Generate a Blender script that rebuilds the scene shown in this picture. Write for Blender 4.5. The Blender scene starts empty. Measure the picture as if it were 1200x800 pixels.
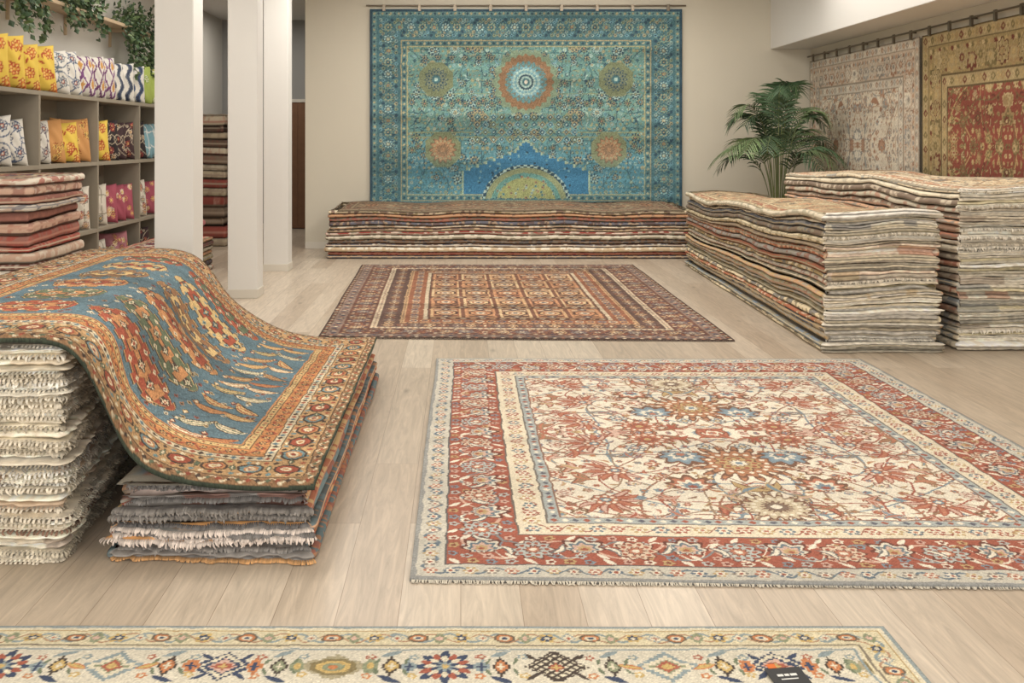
import bpy, bmesh, math, random
import numpy as np
from mathutils import Vector, Matrix
random.seed(4)
sc=bpy.context.scene
try:
    sc.view_settings.view_transform='Standard'; sc.view_settings.look='None'
except Exception: pass

def C(r,g,b): return np.array([r,g,b],dtype=float)/255.
def lin(c):
    c=np.clip(np.asarray(c,dtype=float),0,1)
    return np.where(c<=.04045,c/12.92,((c+.055)/1.055)**2.4)
def desat(c,f):
    c=np.asarray(c,float);g=(c@np.array([.3,.59,.11]))[...,None];return g+(c-g)*f
def vn(x,y,seed=0.):
    x,y=np.broadcast_arrays(np.asarray(x,float),np.asarray(y,float))
    ix=np.floor(x);iy=np.floor(y);fx=x-ix;fy=y-iy
    fx=fx*fx*(3-2*fx);fy=fy*fy*(3-2*fy)
    def h(a,b):
        v=np.sin(a*127.1+b*311.7+seed*74.7)*43758.5453
        return v-np.floor(v)
    return (h(ix,iy)*(1-fx)+h(ix+1,iy)*fx)*(1-fy)+(h(ix,iy+1)*(1-fx)+h(ix+1,iy+1)*fx)*fy

# ------------------------------------------------------------ mesh helpers
def mk(name,V,F,col=None,mat=None,smooth=True,parent=None,sat=.86):
    V=np.asarray(V,dtype=np.float32).reshape(-1,3);F=np.asarray(F,dtype=np.int32)
    k=F.shape[1];me=bpy.data.meshes.new(name)
    me.vertices.add(len(V));me.vertices.foreach_set('co',V.ravel())
    me.loops.add(F.size);me.loops.foreach_set('vertex_index',F.ravel())
    me.polygons.add(len(F));me.polygons.foreach_set('loop_start',np.arange(len(F),dtype=np.int32)*k)
    me.polygons.foreach_set('use_smooth',np.full(len(F),smooth,dtype=bool))
    me.update(calc_edges=True);me.validate()
    if col is not None:
        at=me.color_attributes.new('Col','FLOAT_COLOR','POINT')
        c=np.ones((len(V),4),dtype=np.float32);c[:,:3]=lin(desat(np.asarray(col).reshape(-1,3),sat))
        at.data.foreach_set('color',c.ravel())
    ob=bpy.data.objects.new(name,me);sc.collection.objects.link(ob)
    if mat: me.materials.append(mat)
    if parent: ob.parent=parent
    return ob
def gridF(ny,nx,off=0):
    i=np.arange(ny*nx).reshape(ny,nx)+off
    return np.stack([i[:-1,:-1],i[:-1,1:],i[1:,1:],i[1:,:-1]],-1).reshape(-1,4)
def empty(name,loc=(0,0,0)):
    e=bpy.data.objects.new(name,None);sc.collection.objects.link(e);e.location=loc;return e
def box(name,x0,x1,y0,y1,z0,z1,mat,bevel=0.,parent=None):
    bm=bmesh.new();bmesh.ops.create_cube(bm,size=1)
    for v in bm.verts:
        v.co=Vector(((x0+x1)/2+v.co.x*(x1-x0),(y0+y1)/2+v.co.y*(y1-y0),(z0+z1)/2+v.co.z*(z1-z0)))
    if bevel>0: bmesh.ops.bevel(bm,geom=bm.edges[:],offset=bevel,segments=2,affect='EDGES')
    me=bpy.data.meshes.new(name);bm.to_mesh(me);bm.free();me.materials.append(mat)
    ob=bpy.data.objects.new(name,me);sc.collection.objects.link(ob)
    if parent: ob.parent=parent
    return ob
def lathe(name,prof,loc,mat,n=32,parent=None):
    a=np.linspace(0,2*np.pi,n,endpoint=False);V=[]
    for r,z in prof: V.append(np.stack([loc[0]+r*np.cos(a),loc[1]+r*np.sin(a),np.full(n,loc[2]+z)],-1))
    m=len(prof);i=np.arange(m*n).reshape(m,n);j=np.roll(i,-1,1)
    F=np.stack([i[:-1],j[:-1],j[1:],i[1:]],-1).reshape(-1,4)
    return mk(name,np.concatenate(V),F,None,mat,True,parent)

# ------------------------------------------------------------ materials
def newmat(name,col=(.8,.8,.8),rough=.6,spec=.5):
    m=bpy.data.materials.new(name);m.use_nodes=True;b=m.node_tree.nodes['Principled BSDF']
    b.inputs['Base Color'].default_value=(*lin(np.array(col)/255. if max(col)>1 else col),1)
    b.inputs['Roughness'].default_value=rough;b.inputs['Specular IOR Level'].default_value=spec
    return m,m.node_tree.nodes,m.node_tree.links,b
def noisy(name,c,rough=.6,scale=6.,amt=.06,bump=.0,bscale=200,spec=.4):
    m,N,L,b=newmat(name,c,rough,spec)
    tc=N.new('ShaderNodeTexCoord');no=N.new('ShaderNodeTexNoise');no.inputs['Scale'].default_value=scale;no.inputs['Detail'].default_value=4
    mr=N.new('ShaderNodeMapRange');mr.inputs['To Min'].default_value=1-amt;mr.inputs['To Max'].default_value=1+amt
    mx=N.new('ShaderNodeVectorMath');mx.operation='SCALE';mx.inputs[0].default_value=tuple(lin(np.array(c)/255.))
    L.new(tc.outputs['Object'],no.inputs['Vector']);L.new(no.outputs['Fac'],mr.inputs['Value']);L.new(mr.outputs[0],mx.inputs['Scale']);L.new(mx.outputs[0],b.inputs['Base Color'])
    return m
def attrmat(name,rough=.95,bump=.35,bscale=160,spec=.15):
    m,N,L,b=newmat(name,(.5,.5,.5),rough,spec)
    at=N.new('ShaderNodeAttribute');at.attribute_name='Col'
    tc=N.new('ShaderNodeTexCoord');no=N.new('ShaderNodeTexNoise');no.inputs['Scale'].default_value=bscale;no.inputs['Detail'].default_value=2
    mr=N.new('ShaderNodeMapRange');mr.inputs['To Min'].default_value=.9;mr.inputs['To Max'].default_value=1.1
    mx=N.new('ShaderNodeVectorMath');mx.operation='SCALE'
    L.new(tc.outputs['Object'],no.inputs['Vector']);L.new(no.outputs['Fac'],mr.inputs['Value'])
    L.new(at.outputs['Color'],mx.inputs[0]);L.new(mr.outputs[0],mx.inputs['Scale']);L.new(mx.outputs[0],b.inputs['Base Color'])
    if bump>0:
        bp=N.new('ShaderNodeBump');bp.inputs['Strength'].default_value=bump;bp.inputs['Distance'].default_value=.004
        L.new(no.outputs['Fac'],bp.inputs['Height']);L.new(bp.outputs[0],b.inputs['Normal'])
    return m
WOOL=attrmat('wool_pile');CLOTH=attrmat('cushion_cloth',.85,.2,220,.2);LEAF=attrmat('leaf',.45,0,20,.4)
M_back=noisy('paint_back_wall',(209,202,185),.85,1.2,.03)
M_wall=noisy('paint_wall',(206,202,193),.85,1.2,.03)
M_white=noisy('paint_white',(223,221,216),.7,1.5,.02)
M_ceil=noisy('paint_ceiling',(222,221,217),.9,1,.02)
M_grey=noisy('paint_grey',(152,151,148),.9,1,.03)
M_trim=noisy('trim_paint',(214,208,196),.5,2,.02)
M_shelf=noisy('shelf_taupe',(152,143,127),.55,8,.06)
M_shelfwood=noisy('shelf_wood',(190,168,138),.6,20,.1)
M_door=noisy('walnut',(120,84,58),.5,9,.2)
M_metal=noisy('brushed_metal',(120,110,96),.35,20,.1)
M_metal.node_tree.nodes['Principled BSDF'].inputs['Metallic'].default_value=.8
M_pot=noisy('pot_ceramic',(176,160,140),.6,10,.08)
M_soil=noisy('soil',(60,45,34),.95,40,.3)
M_black=noisy('tag_black',(28,28,30),.5,10,.1)
M_tagw=noisy('tag_print',(225,225,220),.6,10,.02)
M_orange=noisy('tag_orange',(214,110,40),.6,10,.05)

def floor_mat():
    m,N,L,b=newmat('oak_planks',(.6,.5,.4),.34,.45)
    tc=N.new('ShaderNodeTexCoord');mp=N.new('ShaderNodeMapping');mp.inputs['Rotation'].default_value=(0,0,math.pi/2)
    L.new(tc.outputs['Object'],mp.inputs['Vector'])
    br=N.new('ShaderNodeTexBrick');br.inputs['Scale'].default_value=1;br.inputs['Brick Width'].default_value=2.1;br.inputs['Row Height'].default_value=.21
    br.inputs['Mortar Size'].default_value=.0014;br.inputs['Mortar Smooth'].default_value=.4;br.offset=.37
    br.inputs['Color1'].default_value=(*lin(C(206,192,173)),1);br.inputs['Color2'].default_value=(*lin(C(184,167,147)),1);br.inputs['Mortar'].default_value=(*lin(C(146,127,108)),1)
    L.new(mp.outputs[0],br.inputs['Vector'])
    # per-plank offset so the grain differs from board to board
    ad=N.new('ShaderNodeVectorMath');ad.operation='MULTIPLY_ADD';ad.inputs[1].default_value=(40,40,40);L.new(br.outputs['Color'],ad.inputs[0])
    m2=N.new('ShaderNodeMapping');m2.inputs['Scale'].default_value=(9,.75,1);L.new(tc.outputs['Object'],m2.inputs['Vector']);L.new(m2.outputs[0],ad.inputs[2])
    g=N.new('ShaderNodeTexNoise');g.inputs['Scale'].default_value=2.6;g.inputs['Detail'].default_value=9;g.inputs['Roughness'].default_value=.66;g.inputs['Distortion'].default_value=1.8;L.new(ad.outputs[0],g.inputs['Vector'])
    r=N.new('ShaderNodeMapRange');r.inputs['From Min'].default_value=.3;r.inputs['From Max'].default_value=.7;r.inputs['To Min'].default_value=.74;r.inputs['To Max'].default_value=1.14;L.new(g.outputs['Fac'],r.inputs['Value'])
    m3=N.new('ShaderNodeMapping');m3.inputs['Scale'].default_value=(5,1.6,1);L.new(tc.outputs['Object'],m3.inputs['Vector'])
    vo=N.new('ShaderNodeTexVoronoi');vo.inputs['Scale'].default_value=.9;L.new(m3.outputs[0],vo.inputs['Vector'])
    kr=N.new('ShaderNodeMapRange');kr.inputs['From Min'].default_value=.01;kr.inputs['From Max'].default_value=.12;kr.inputs['To Min'].default_value=.58;kr.inputs['To Max'].default_value=1;L.new(vo.outputs['Distance'],kr.inputs['Value'])
    mu=N.new('ShaderNodeMath');mu.operation='MULTIPLY';L.new(r.outputs[0],mu.inputs[0]);L.new(kr.outputs[0],mu.inputs[1])
    s=N.new('ShaderNodeVectorMath');s.operation='SCALE';L.new(br.outputs['Color'],s.inputs[0]);L.new(mu.outputs[0],s.inputs['Scale']);L.new(s.outputs[0],b.inputs['Base Color'])
    bp=N.new('ShaderNodeBump');bp.inputs['Strength'].default_value=.12;bp.inputs['Distance'].default_value=.003;L.new(g.outputs['Fac'],bp.inputs['Height']);L.new(bp.outputs[0],b.inputs['Normal'])
    return m
M_floor=floor_mat()

# ------------------------------------------------------------ knot canvas
class Cv:
    def __init__(s,w,h,res,base):
        s.w,s.h,s.res=w,h,res;s.nx=int(w*res)+1;s.ny=int(h*res)+1;s.xs=np.linspace(0,w,s.nx);s.ys=np.linspace(0,h,s.ny)
        s.X,s.Y=np.meshgrid(s.xs,s.ys);s.a=np.empty((s.ny,s.nx,3));s.a[:]=base
        dx=np.minimum(s.X,w-s.X);dy=np.minimum(s.Y,h-s.Y);s.D=np.minimum(dx,dy);s.S=np.where(dx<dy,s.Y,s.X)
    def band(s,a,b,c): s.a[(s.D>=a)&(s.D<b)]=c
    def rect(s,x0,y0,x1,y1,c): s.a[(s.X>=x0)&(s.X<x1)&(s.Y>=y0)&(s.Y<y1)]=c
    def win(s,cx,cy,R):
        i0,i1=np.searchsorted(s.xs,[cx-R,cx+R]);j0,j1=np.searchsorted(s.ys,[cy-R,cy+R])
        sl=(slice(j0,j1),slice(i0,i1));return sl,s.X[sl]-cx,s.Y[sl]-cy
    def rosette(s,cx,cy,r,n,cols,rot=0.,ex=1.,ey=1.,amp=.16):
        sl,dx,dy=s.win(cx,cy,r*max(ex,ey)*1.02);dx=dx/ex;dy=dy/ey
        rho=np.hypot(dx,dy);th=np.arctan2(dy,dx);v=s.a[sl]
        for i,c in enumerate(cols):
            f=1-i/len(cols);rr=r*f*(1-amp+amp*np.cos(n*(th-rot)+(i%2)*np.pi))
            v[rho<rr]=c
    def disc(s,cx,cy,r,c):
        sl,dx,dy=s.win(cx,cy,r);s.a[sl][np.hypot(dx,dy)<r]=c
    def flower(s,x,y,r,n,o,p,q,ctr,ctr2=None):
        s.rosette(x,y,r,n,[o],amp=.12);s.rosette(x,y,r*.9,n,[p],amp=.12)
        for j in range(n):
            a=2*math.pi*(j)/n;s.disc(x+.62*r*math.cos(a),y+.62*r*math.sin(a),r*.36*math.pi/n,q)
        s.rosette(x,y,r*.46,n,[o]);s.rosette(x,y,r*.38,n,[ctr]);s.disc(x,y,r*.16,q if ctr2 is None else ctr2)
    def diamond(s,cx,cy,rx,ry,cols,step=0.):
        sl,dx,dy=s.win(cx,cy,max(rx,ry));
        if step>0: dx=np.round(dx/step)*step;dy=np.round(dy/step)*step
        q=np.abs(dx)/rx+np.abs(dy)/ry;v=s.a[sl]
        for i,c in enumerate(cols): v[q<1-i/len(cols)]=c
    def gul(s,cx,cy,rx,ry,cols,k=1.4):
        sl,dx,dy=s.win(cx,cy,max(rx,ry));ax=np.abs(dx)/rx;ay=np.abs(dy)/ry
        q=np.maximum(np.maximum(ax,ay),(ax+ay)/k);v=s.a[sl]
        for i,c in enumerate(cols): v[q<1-i/len(cols)]=c
    def leaf(s,cx,cy,a,b,ang,cols,bend=0.):
        sl,dx,dy=s.win(cx,cy,max(a,b)*1.05);p=dx*np.cos(ang)+dy*np.sin(ang);q=-dx*np.sin(ang)+dy*np.cos(ang)
        q=q-bend*(p/a)**2*a;t=np.clip(p/a,-1,1);wd=b*(1-t*t);v=s.a[sl]
        for i,c in enumerate(cols): v[(np.abs(q)<wd*(1-i/len(cols)))&(np.abs(p)<a*(1-.5*i/len(cols)))]=c
    def palm(s,cx,cy,r,ang,cols,n=9):
        sl,dx,dy=s.win(cx,cy,r*1.05);p=dx*np.cos(ang)+dy*np.sin(ang);q=-dx*np.sin(ang)+dy*np.cos(ang)
        rho=np.hypot(p,q);th=np.arctan2(q,p);v=s.a[sl]
        for i,c in enumerate(cols):
            f=1-i/len(cols);rr=r*f*(.55+.33*np.cos(th))*(1+.16*np.cos(n*th));v[rho<rr]=c
    def vine(s,d0,d1,c,per,wd,ph=0.):
        m=(d0+d1)/2;A=(d1-d0)*.32
        s.a[(s.D>=d0)&(s.D<d1)&(np.abs(s.D-(m+A*np.sin(2*np.pi*s.S/per+ph)))<wd)]=c
    def sides(s,dm,sp,fn):
        k=0
        for side in range(4):
            L=(s.w if side in(0,2) else s.h)-2*dm;n=max(2,int(round(L/sp)))
            for i in range(n):
                t=dm+L*i/n
                if side==0: fn(t,dm,np.pi/2,k)
                elif side==1: fn(s.w-dm,t,np.pi,k)
                elif side==2: fn(s.w-t,s.h-dm,-np.pi/2,k)
                else: fn(dm,s.h-t,0.,k)
                k+=1
    def sym(s,x,y,fn):
        for sx in ((1,-1) if x>0 else (1,)):
            for sy in ((1,-1) if y>0 else (1,)): fn(s.w/2+sx*x,s.h/2+sy*y,sx,sy)
    def tile(s,inset,sp,pal,r,rng,kinds=(0,1,2),ysym=True):
        hx=s.w/2-inset;hy=s.h/2-inset;nyr=int((hy if ysym else 2*hy)/sp)+1
        for j in range(nyr):
            for i in range(int(hx/sp)+1):
                x=(i+.5*(j%2))*sp+rng.normal(0,sp*.12);y=j*sp+rng.normal(0,sp*.12);x=abs(x)
                if x>hx or y>(hy if ysym else 2*hy): continue
                k=kinds[rng.integers(len(kinds))];rr=r*rng.uniform(.75,1.25);cc=[pal[rng.integers(len(pal))] for _ in range(3)];an=rng.uniform(0,6.28)
                for sx in (1,-1):
                    for sy in ((1,-1) if ysym else (1,)):
                        px=s.w/2+sx*x;py=(s.h/2+sy*y) if ysym else inset+y;A=math.atan2(sy*math.sin(an),sx*math.cos(an))
                        if k==0:s.rosette(px,py,rr,6,cc)
                        elif k==1:s.palm(px,py,rr*1.5,A,cc,7)
                        elif k==2:s.leaf(px,py,rr*1.6,rr*.45,A,cc[:2],.4*sx*sy)
                        else:s.diamond(px,py,rr,rr,cc,.01)
    def scroll(s,inset,c,wd,fx=7.,fy=6.,ph=0.):
        x=np.abs(s.X-s.w/2);y=np.abs(s.Y-s.h/2)
        f=np.sin(fx*x+2.1*np.sin(fy*.6*y+ph)+ph)+np.sin(fy*y+2.3*np.sin(fx*.55*x+ph*2))
        gy,gx=np.gradient(f,s.ys,s.xs);g=np.hypot(gx,gy)+.8
        s.a[(np.abs(f)/g<wd)&(s.D>inset)]=c
    def finish(s,rng,wear=.05,kn=.05,warp=.005,wf=16.):
        if warp>0:
            ox=warp*2*(vn(s.X*wf,s.Y*wf,11)-.5);oy=warp*2*(vn(s.X*wf,s.Y*wf,12)-.5)
            ii=np.clip(np.round((s.Y+oy)/s.h*(s.ny-1)).astype(int),0,s.ny-1);jj=np.clip(np.round((s.X+ox)/s.w*(s.nx-1)).astype(int),0,s.nx-1)
            s.a=s.a[ii,jj]
        s.a*=(1+wear*(vn(s.X*.7,s.Y*9,3.)-.5)*2)[...,None]
        s.a*=(1+kn*rng.normal(0,1,(s.ny,s.nx)))[...,None]
        s.a=np.clip(s.a,0,1)

def rug_mesh(name,cv,pos,thick=.012,parent=None,mat=None,sat=.86):
    P,dn=pos(cv.X,cv.Y)
    V=[P.reshape(-1,3)];F=[gridF(cv.ny,cv.nx)];col=[cv.a.reshape(-1,3)]
    idx=np.arange(cv.ny*cv.nx).reshape(cv.ny,cv.nx)
    ring=np.concatenate([idx[0,:],idx[1:,-1],idx[-1,-2::-1],idx[-2:0:-1,0]])
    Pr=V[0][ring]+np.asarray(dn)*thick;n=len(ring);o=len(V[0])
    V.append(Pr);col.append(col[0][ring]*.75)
    a=ring;b=np.roll(ring,-1);c=o+(np.arange(n)+1)%n;d=o+np.arange(n)
    F.append(np.stack([a,d,c,b],-1))
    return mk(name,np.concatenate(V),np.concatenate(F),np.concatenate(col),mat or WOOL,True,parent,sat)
def flat_pos(corners,z,seed=0):
    c=np.array(corners,float)
    def f(X,Y):
        u=(X/X.max())[...,None];v=(Y/Y.max())[...,None]
        P=(c[0]*(1-u)+c[1]*u)*(1-v)+(c[3]*(1-u)+c[2]*u)*v
        wob=.012*(vn(Y*1.3,X*0+1,seed)-.5);wob2=.012*(vn(X*1.3,Y*0+3,seed)-.5)
        P=P+np.stack([wob,wob2],-1)
        Z=z+.004*(vn(X*2,Y*2,seed)-.5)
        return np.concatenate([P,Z[...,None]],-1),(0,0,-1)
    return f

IV=C(222,212,191);RED=C(166,92,73);CORAL=C(184,118,92);BLUE=C(124,142,152);NAVY=C(52,66,92);GOLD=C(186,157,108);PALE=C(176,180,174);BRN=C(92,62,48);PINK=C(202,166,148)

def generic(w,h,res,field,main,guard,acc,bw=.4,seed=0,dens=1.,line=None,mscale=1.,tsp=.1):
    rng=np.random.default_rng(seed);c=Cv(w,h,res,field);line=guard*.7 if line is None else line
    c.scroll(bw,acc[0],.008,7/mscale,6/mscale,seed*.7);c.scroll(bw,acc[1],.006,10/mscale,8/mscale,seed*.3)
    c.tile(bw*.9,tsp*mscale,acc,.032*mscale,rng)
    pts=[];cnt=int(w*h*5*dens/(mscale**2))
    for _ in range(cnt*3):
        x=rng.uniform(0,max(w/2-bw,.05));y=rng.uniform(0,max(h/2-bw,.05))
        if all((x-a)**2+(y-b)**2>(.2*mscale)**2 for a,b in pts): pts.append((x,y))
        if len(pts)>cnt: break
    for (x,y) in pts:
        r=rng.uniform(.06,.12)*mscale;k=rng.integers(3);cc=[acc[rng.integers(len(acc))] for _ in range(4)];an=rng.uniform(0,6.28)
        def fn(px,py,sx,sy):
            if k==0:c.flower(px,py,r,8,cc[0]*.8,cc[1],field,cc[2])
            elif k==1:c.palm(px,py,r*1.3,math.atan2(sy*math.sin(an),sx*math.cos(an)),cc)
            else:c.leaf(px,py,r*1.4,r*.45,math.atan2(sy*math.sin(an),sx*math.cos(an)),cc[:2],.3*sx*sy)
        c.sym(x,y,fn)
    c.band(0,bw,guard)
    c.band(bw*.22,bw*.76,main);c.vine(bw*.24,bw*.74,guard,.5*mscale,.010)
    c.sides(bw*.32,.07*mscale,lambda x,y,a,i:c.rosette(x,y,bw*.05,5,[acc[i%len(acc)]]))
    c.sides(bw*.66,.07*mscale,lambda x,y,a,i:c.rosette(x,y,bw*.05,5,[acc[(i+1)%len(acc)]]))
    c.sides(bw*.5,.24*mscale,lambda x,y,a,i:(c.flower(x,y,bw*.22,8,acc[i%len(acc)]*.8,guard,main,acc[(i+1)%len(acc)]) if i%2 else c.palm(x,y,bw*.27,a,[acc[(i+2)%len(acc)],guard,acc[0]])))
    c.sides(bw*.12,.1*mscale,lambda x,y,a,i:c.diamond(x,y,bw*.075,bw*.075,[acc[i%len(acc)],main]))
    c.sides(bw*.87,.1*mscale,lambda x,y,a,i:c.diamond(x,y,bw*.075,bw*.075,[acc[(i+1)%len(acc)],guard]))
    for t in (.22,.76,.98): c.band(bw*t-.008,bw*t+.008,line)
    c.band(0,.02,line)
    c.finish(rng);return c

# ------------------------------------------------------------ folded rug piles
def pile(name,quad,H,n,side,end,seed,ends=(0,),ds=.02,T=7,wav=.012,rag=.02,knob=.012,top=None,taper=.0,offs=.008,endrep=1,bright=1.,fr=None,pmix=.55,pf=(14,30),erange=2,lightline=.4):
    """fr = (probability, strand spacing, strand length, [colours]) : tassel fringe on the end faces"""
    rng=np.random.default_rng(seed);q=np.array(quad,float);pts=[];e=[]
    for i in range(4):
        a=q[i];b=q[(i+1)%4];m=max(4,int(np.linalg.norm(b-a)/ds));t=np.arange(m)/m
        pts.append(a+(b-a)*t[:,None]);e+=[i]*m
    P=np.concatenate(pts);e=np.array(e);kw=int(round(.045/ds))
    P=sum(np.roll(P,k,0) for k in range(-kw,kw+1))/(2*kw+1)
    Tn=np.roll(P,-2,0)-np.roll(P,2,0);Tn/=np.linalg.norm(Tn,axis=1)[:,None];Nn=np.stack([Tn[:,1],-Tn[:,0]],-1)
    S=np.concatenate([[0],np.cumsum(np.linalg.norm(np.diff(P,axis=0),axis=1))])
    E=np.isin(e,ends)
    w=rng.uniform(.7,1.35,n);cum=np.concatenate([[0],np.cumsum(w)])/w.sum();h=H(P[:,0],P[:,1])
    B=[h*cum[k]+(wav*((vn(S*1.1,k*.28,seed)-.5)*2+.6*(vn(S*4,k*.6,seed+3)-.5)))*(min(k,6)/6.) for k in range(n+1)]
    ts=np.linspace(0,1,T);m=len(P);V=[];F=[];col=[];off=0;SV=[];SF=[];SC=[]
    prof=np.sqrt(np.clip(1-(2*ts-1)**2,0,1))
    last=-1
    for k in range(n):
        ok=rng.normal(0,offs)-taper*k/n
        so=(-.03+.03*prof)[:,None]+ok+.016*(vn(S*2.5,k*7.3,seed)-.5)[None,:]
        ns=endrep+int(rng.integers(0,erange));sh=np.minimum((ts*ns).astype(int),ns-1);rs=rng.uniform(-rag,rag*.7,ns)
        eo=(-.03+.03*np.abs(np.sin(np.pi*ns*ts))**.6)[:,None]+rs[sh][:,None]+knob*(vn(S[None,:]*28,ts[:,None]*ns*1.5+k*13.,seed)-.5)*2+.045*(vn(S*2.6,k*3.1+sh[:,None]*1.7,seed+5)-.5)+ok*1.5
        eo=np.where((ts<.01)[:,None]|(ts>.99)[:,None],-.04,eo)
        o=np.where(E[None,:],eo,so)
        Z=B[k][None,:]*(1-ts[:,None])+B[k+1][None,:]*ts[:,None]
        if E.any(): Z=Z+np.where(E[None,:],.012*(vn(S[None,:]*7,k*.9+0*ts[:,None],seed+9)-.5),0)*((k>0)&(k<n-1))
        Z=np.maximum(Z,.002)
        X=P[None,:,0]+Nn[None,:,0]*o;Y=P[None,:,1]+Nn[None,:,1]*o
        V.append(np.stack([X,Y,Z],-1).reshape(-1,3))
        i=np.arange(T*m).reshape(T,m)+off;j=np.roll(i,-1,1);F.append(np.stack([i[:-1],j[:-1],j[1:],i[1:]],-1).reshape(-1,4));off+=T*m
        bi=rng.integers(len(side))
        if bi==last: bi=(bi+1)%len(side)
        last=bi
        b=side[bi]*rng.uniform(.9,1.1);c2=side[(bi+1+rng.integers(len(side)-1))%len(side)];c3=side[rng.integers(len(side))]
        cs=np.empty((T,m,3));cs[:]=b
        ff=rng.uniform(*pf);tt=ts[:,None]*rng.uniform(1.2,2.2)
        pt=vn(S[None,:]*ff+k*31,tt+k*5.,seed+1);M=(pt>.58);cs[M]=cs[M]*(1-pmix)+c2*pmix
        pt=vn(S[None,:]*ff*1.6+k*11,tt*1.5+k*9.,seed+2);M=(pt>.70);cs[M]=cs[M]*(1-pmix)+c3*pmix
        r_=rng.random()
        if r_<.65:
            M=(np.abs(ts-rng.uniform(.3,.7))<.10);cs[M]=c3*(1-lightline)+C(214,200,172)*lightline
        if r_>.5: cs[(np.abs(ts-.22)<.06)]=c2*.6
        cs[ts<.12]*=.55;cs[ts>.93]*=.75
        ce=np.empty((T,m,3))
        ecs=[end[rng.integers(len(end))]*rng.uniform(.9,1.08) for _ in range(ns)]
        for tI in range(T): ce[tI]=ecs[sh[tI]]
        sp=vn(S[None,:]*45,ts[:,None]*ns*2+k*17.,seed+4);ce*=(.86+.22*sp)[...,None]
        stv=vn(S*6+k*7,k*2.,seed+6);
        if rng.random()<.35: ce=np.where((stv>.55)[None,:,None],ce*.55+b*.45,ce)
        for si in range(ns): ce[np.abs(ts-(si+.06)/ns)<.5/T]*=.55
        c=np.where(E[None,:,None],ce,cs)*bright;col.append(c.reshape(-1,3))
        if fr is not None:
            for si in range(ns):
                if rng.random()>fr[0]: continue
                tI=int(np.argmin(np.abs(ts-(si+.55)/ns)));st=max(1,int(round(fr[1]/ds)));cc=fr[3][rng.integers(len(fr[3]))]
                for ii in np.nonzero(E)[0][::st]:
                    L=fr[2]*rng.uniform(.5,1.2);px,py,pz=X[tI,ii],Y[tI,ii],Z[tI,ii];tx_,ty_=Tn[ii];nx_,ny_=Nn[ii];w_=fr[1]*.36;jt=rng.normal(0,.3)*L
                    o=len(SV)
                    for (dn_,dz_,ww) in ((-.006,.004,.8),(.012,-.1*L,1.),(.016,-.55*L,1.),(.010,-L,.5)):
                        fz=-dz_/L;
                        for s_ in(-1,1): SV.append((px+nx_*dn_+tx_*(s_*w_*ww+jt*max(fz,0)),py+ny_*dn_+ty_*(s_*w_*ww+jt*max(fz,0)),max(pz+dz_,.004)))
                    SF+=[(o,o+1,o+3,o+2),(o+2,o+3,o+5,o+4),(o+4,o+5,o+7,o+6)];g=rng.uniform(.85,1.1);SC+=[cc*g*.8]*2+[cc*g]*6
    if top is not None:
        cv=top;u=(cv.X/cv.w);v=(cv.Y/cv.h);ins=.012
        u=ins+(1-2*ins)*u;v=ins*.5+(1-ins)*v
        cen=q.mean(0);cc=cen+(q-cen)*(1-taper*.8)
        G=(cc[0]*(1-u)[...,None]+cc[1]*u[...,None])*(1-v)[...,None]+(cc[3]*(1-u)[...,None]+cc[2]*u[...,None])*v[...,None]
        Z=H(G[...,0],G[...,1])+.006+.010*(vn(u*8,v*10,seed)-.5)
        ed=np.minimum(np.minimum(cv.X,cv.w-cv.X),np.minimum(cv.Y,cv.h-cv.Y));Z=Z-.02*np.clip(1-ed/.04,0,1)**2
        V.append(np.concatenate([G,Z[...,None]],-1).reshape(-1,3));F.append(gridF(cv.ny,cv.nx,off));col.append(cv.a.reshape(-1,3)*bright);off+=cv.ny*cv.nx
    if SV:
        V.append(np.array(SV));F.append(np.array(SF)+off);col.append(np.array(SC))
    return mk(name,np.concatenate(V),np.concatenate(F),np.clip(np.concatenate(col),0,1),WOOL,True,None,.88)

# ============================================================ ROOM
W0,W1=-4.35,5.2;YB=14.9;YR=18.3;YF=-2.5;ZC=3.8
box('floor',W0-.1,W1+.1,YF-.1,YR+.1,-.1,0,M_floor)
box('ceiling',W0-.1,W1+.1,YF-.1,YR+.1,ZC,ZC+.1,M_ceil)
box('wall_left',W0-.12,W0,YF-.1,YR+.1,0,ZC,M_wall)
box('wall_right',W1,W1+.12,YF-.1,YR+.1,0,ZC,M_back)
box('wall_back',-2.31,W1,YB,YB+.14,0,ZC,M_back)
box('wall_recess',W0,W1,YR,YR+.12,0,ZC,M_grey)
box('beam_right',4.6,W1,YF,YB,2.96,ZC,M_white,.004)
box('baseboard_back',-2.31,W1,YB-.016,YB,0,.10,M_trim,.003)
box('baseboard_right',W1-.016,W1,YF,YB-.016,0,.10,M_trim,.003)
box('baseboard_recess',W0,-3.2,YR-.016,YR,0,.10,M_trim,.003)
wf=empty('wall_front');box('low',W0,W1,YF-.12,YF,0,.5,M_white,0,wf);box('head',W0,W1,YF-.12,YF,3.1,ZC,M_white,0,wf);box('pier_left',W0,-3.4,YF-.12,YF,.5,3.1,M_white,0,wf);box('pier_right',4.4,W1,YF-.12,YF,.5,3.1,M_white,0,wf)
wi=empty('added_window_1')  # unseen window frame, added to go with the front fill lamp
for i,x in enumerate((-3.4,-.85,1.75,4.33)): box('mullion_%d'%i,x,x+.07,YF-.1,YF-.03,.5,3.1,M_trim,.004,wi)
box('rail_bottom',-3.4,4.4,YF-.1,YF-.03,.5,.57,M_trim,.004,wi);box('rail_top',-3.4,4.4,YF-.1,YF-.03,3.03,3.1,M_trim,.004,wi)
d=empty('door_1');box('leaf',-3.1,-2.25,YR-.05,YR-.01,.01,2.3,M_door,.004,d)
for i in range(6): box('board_%d'%i,-3.09+i*.14,-3.09+i*.14+.125,YR-.062,YR-.05,.02,2.29,M_door,.004,d)
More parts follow.
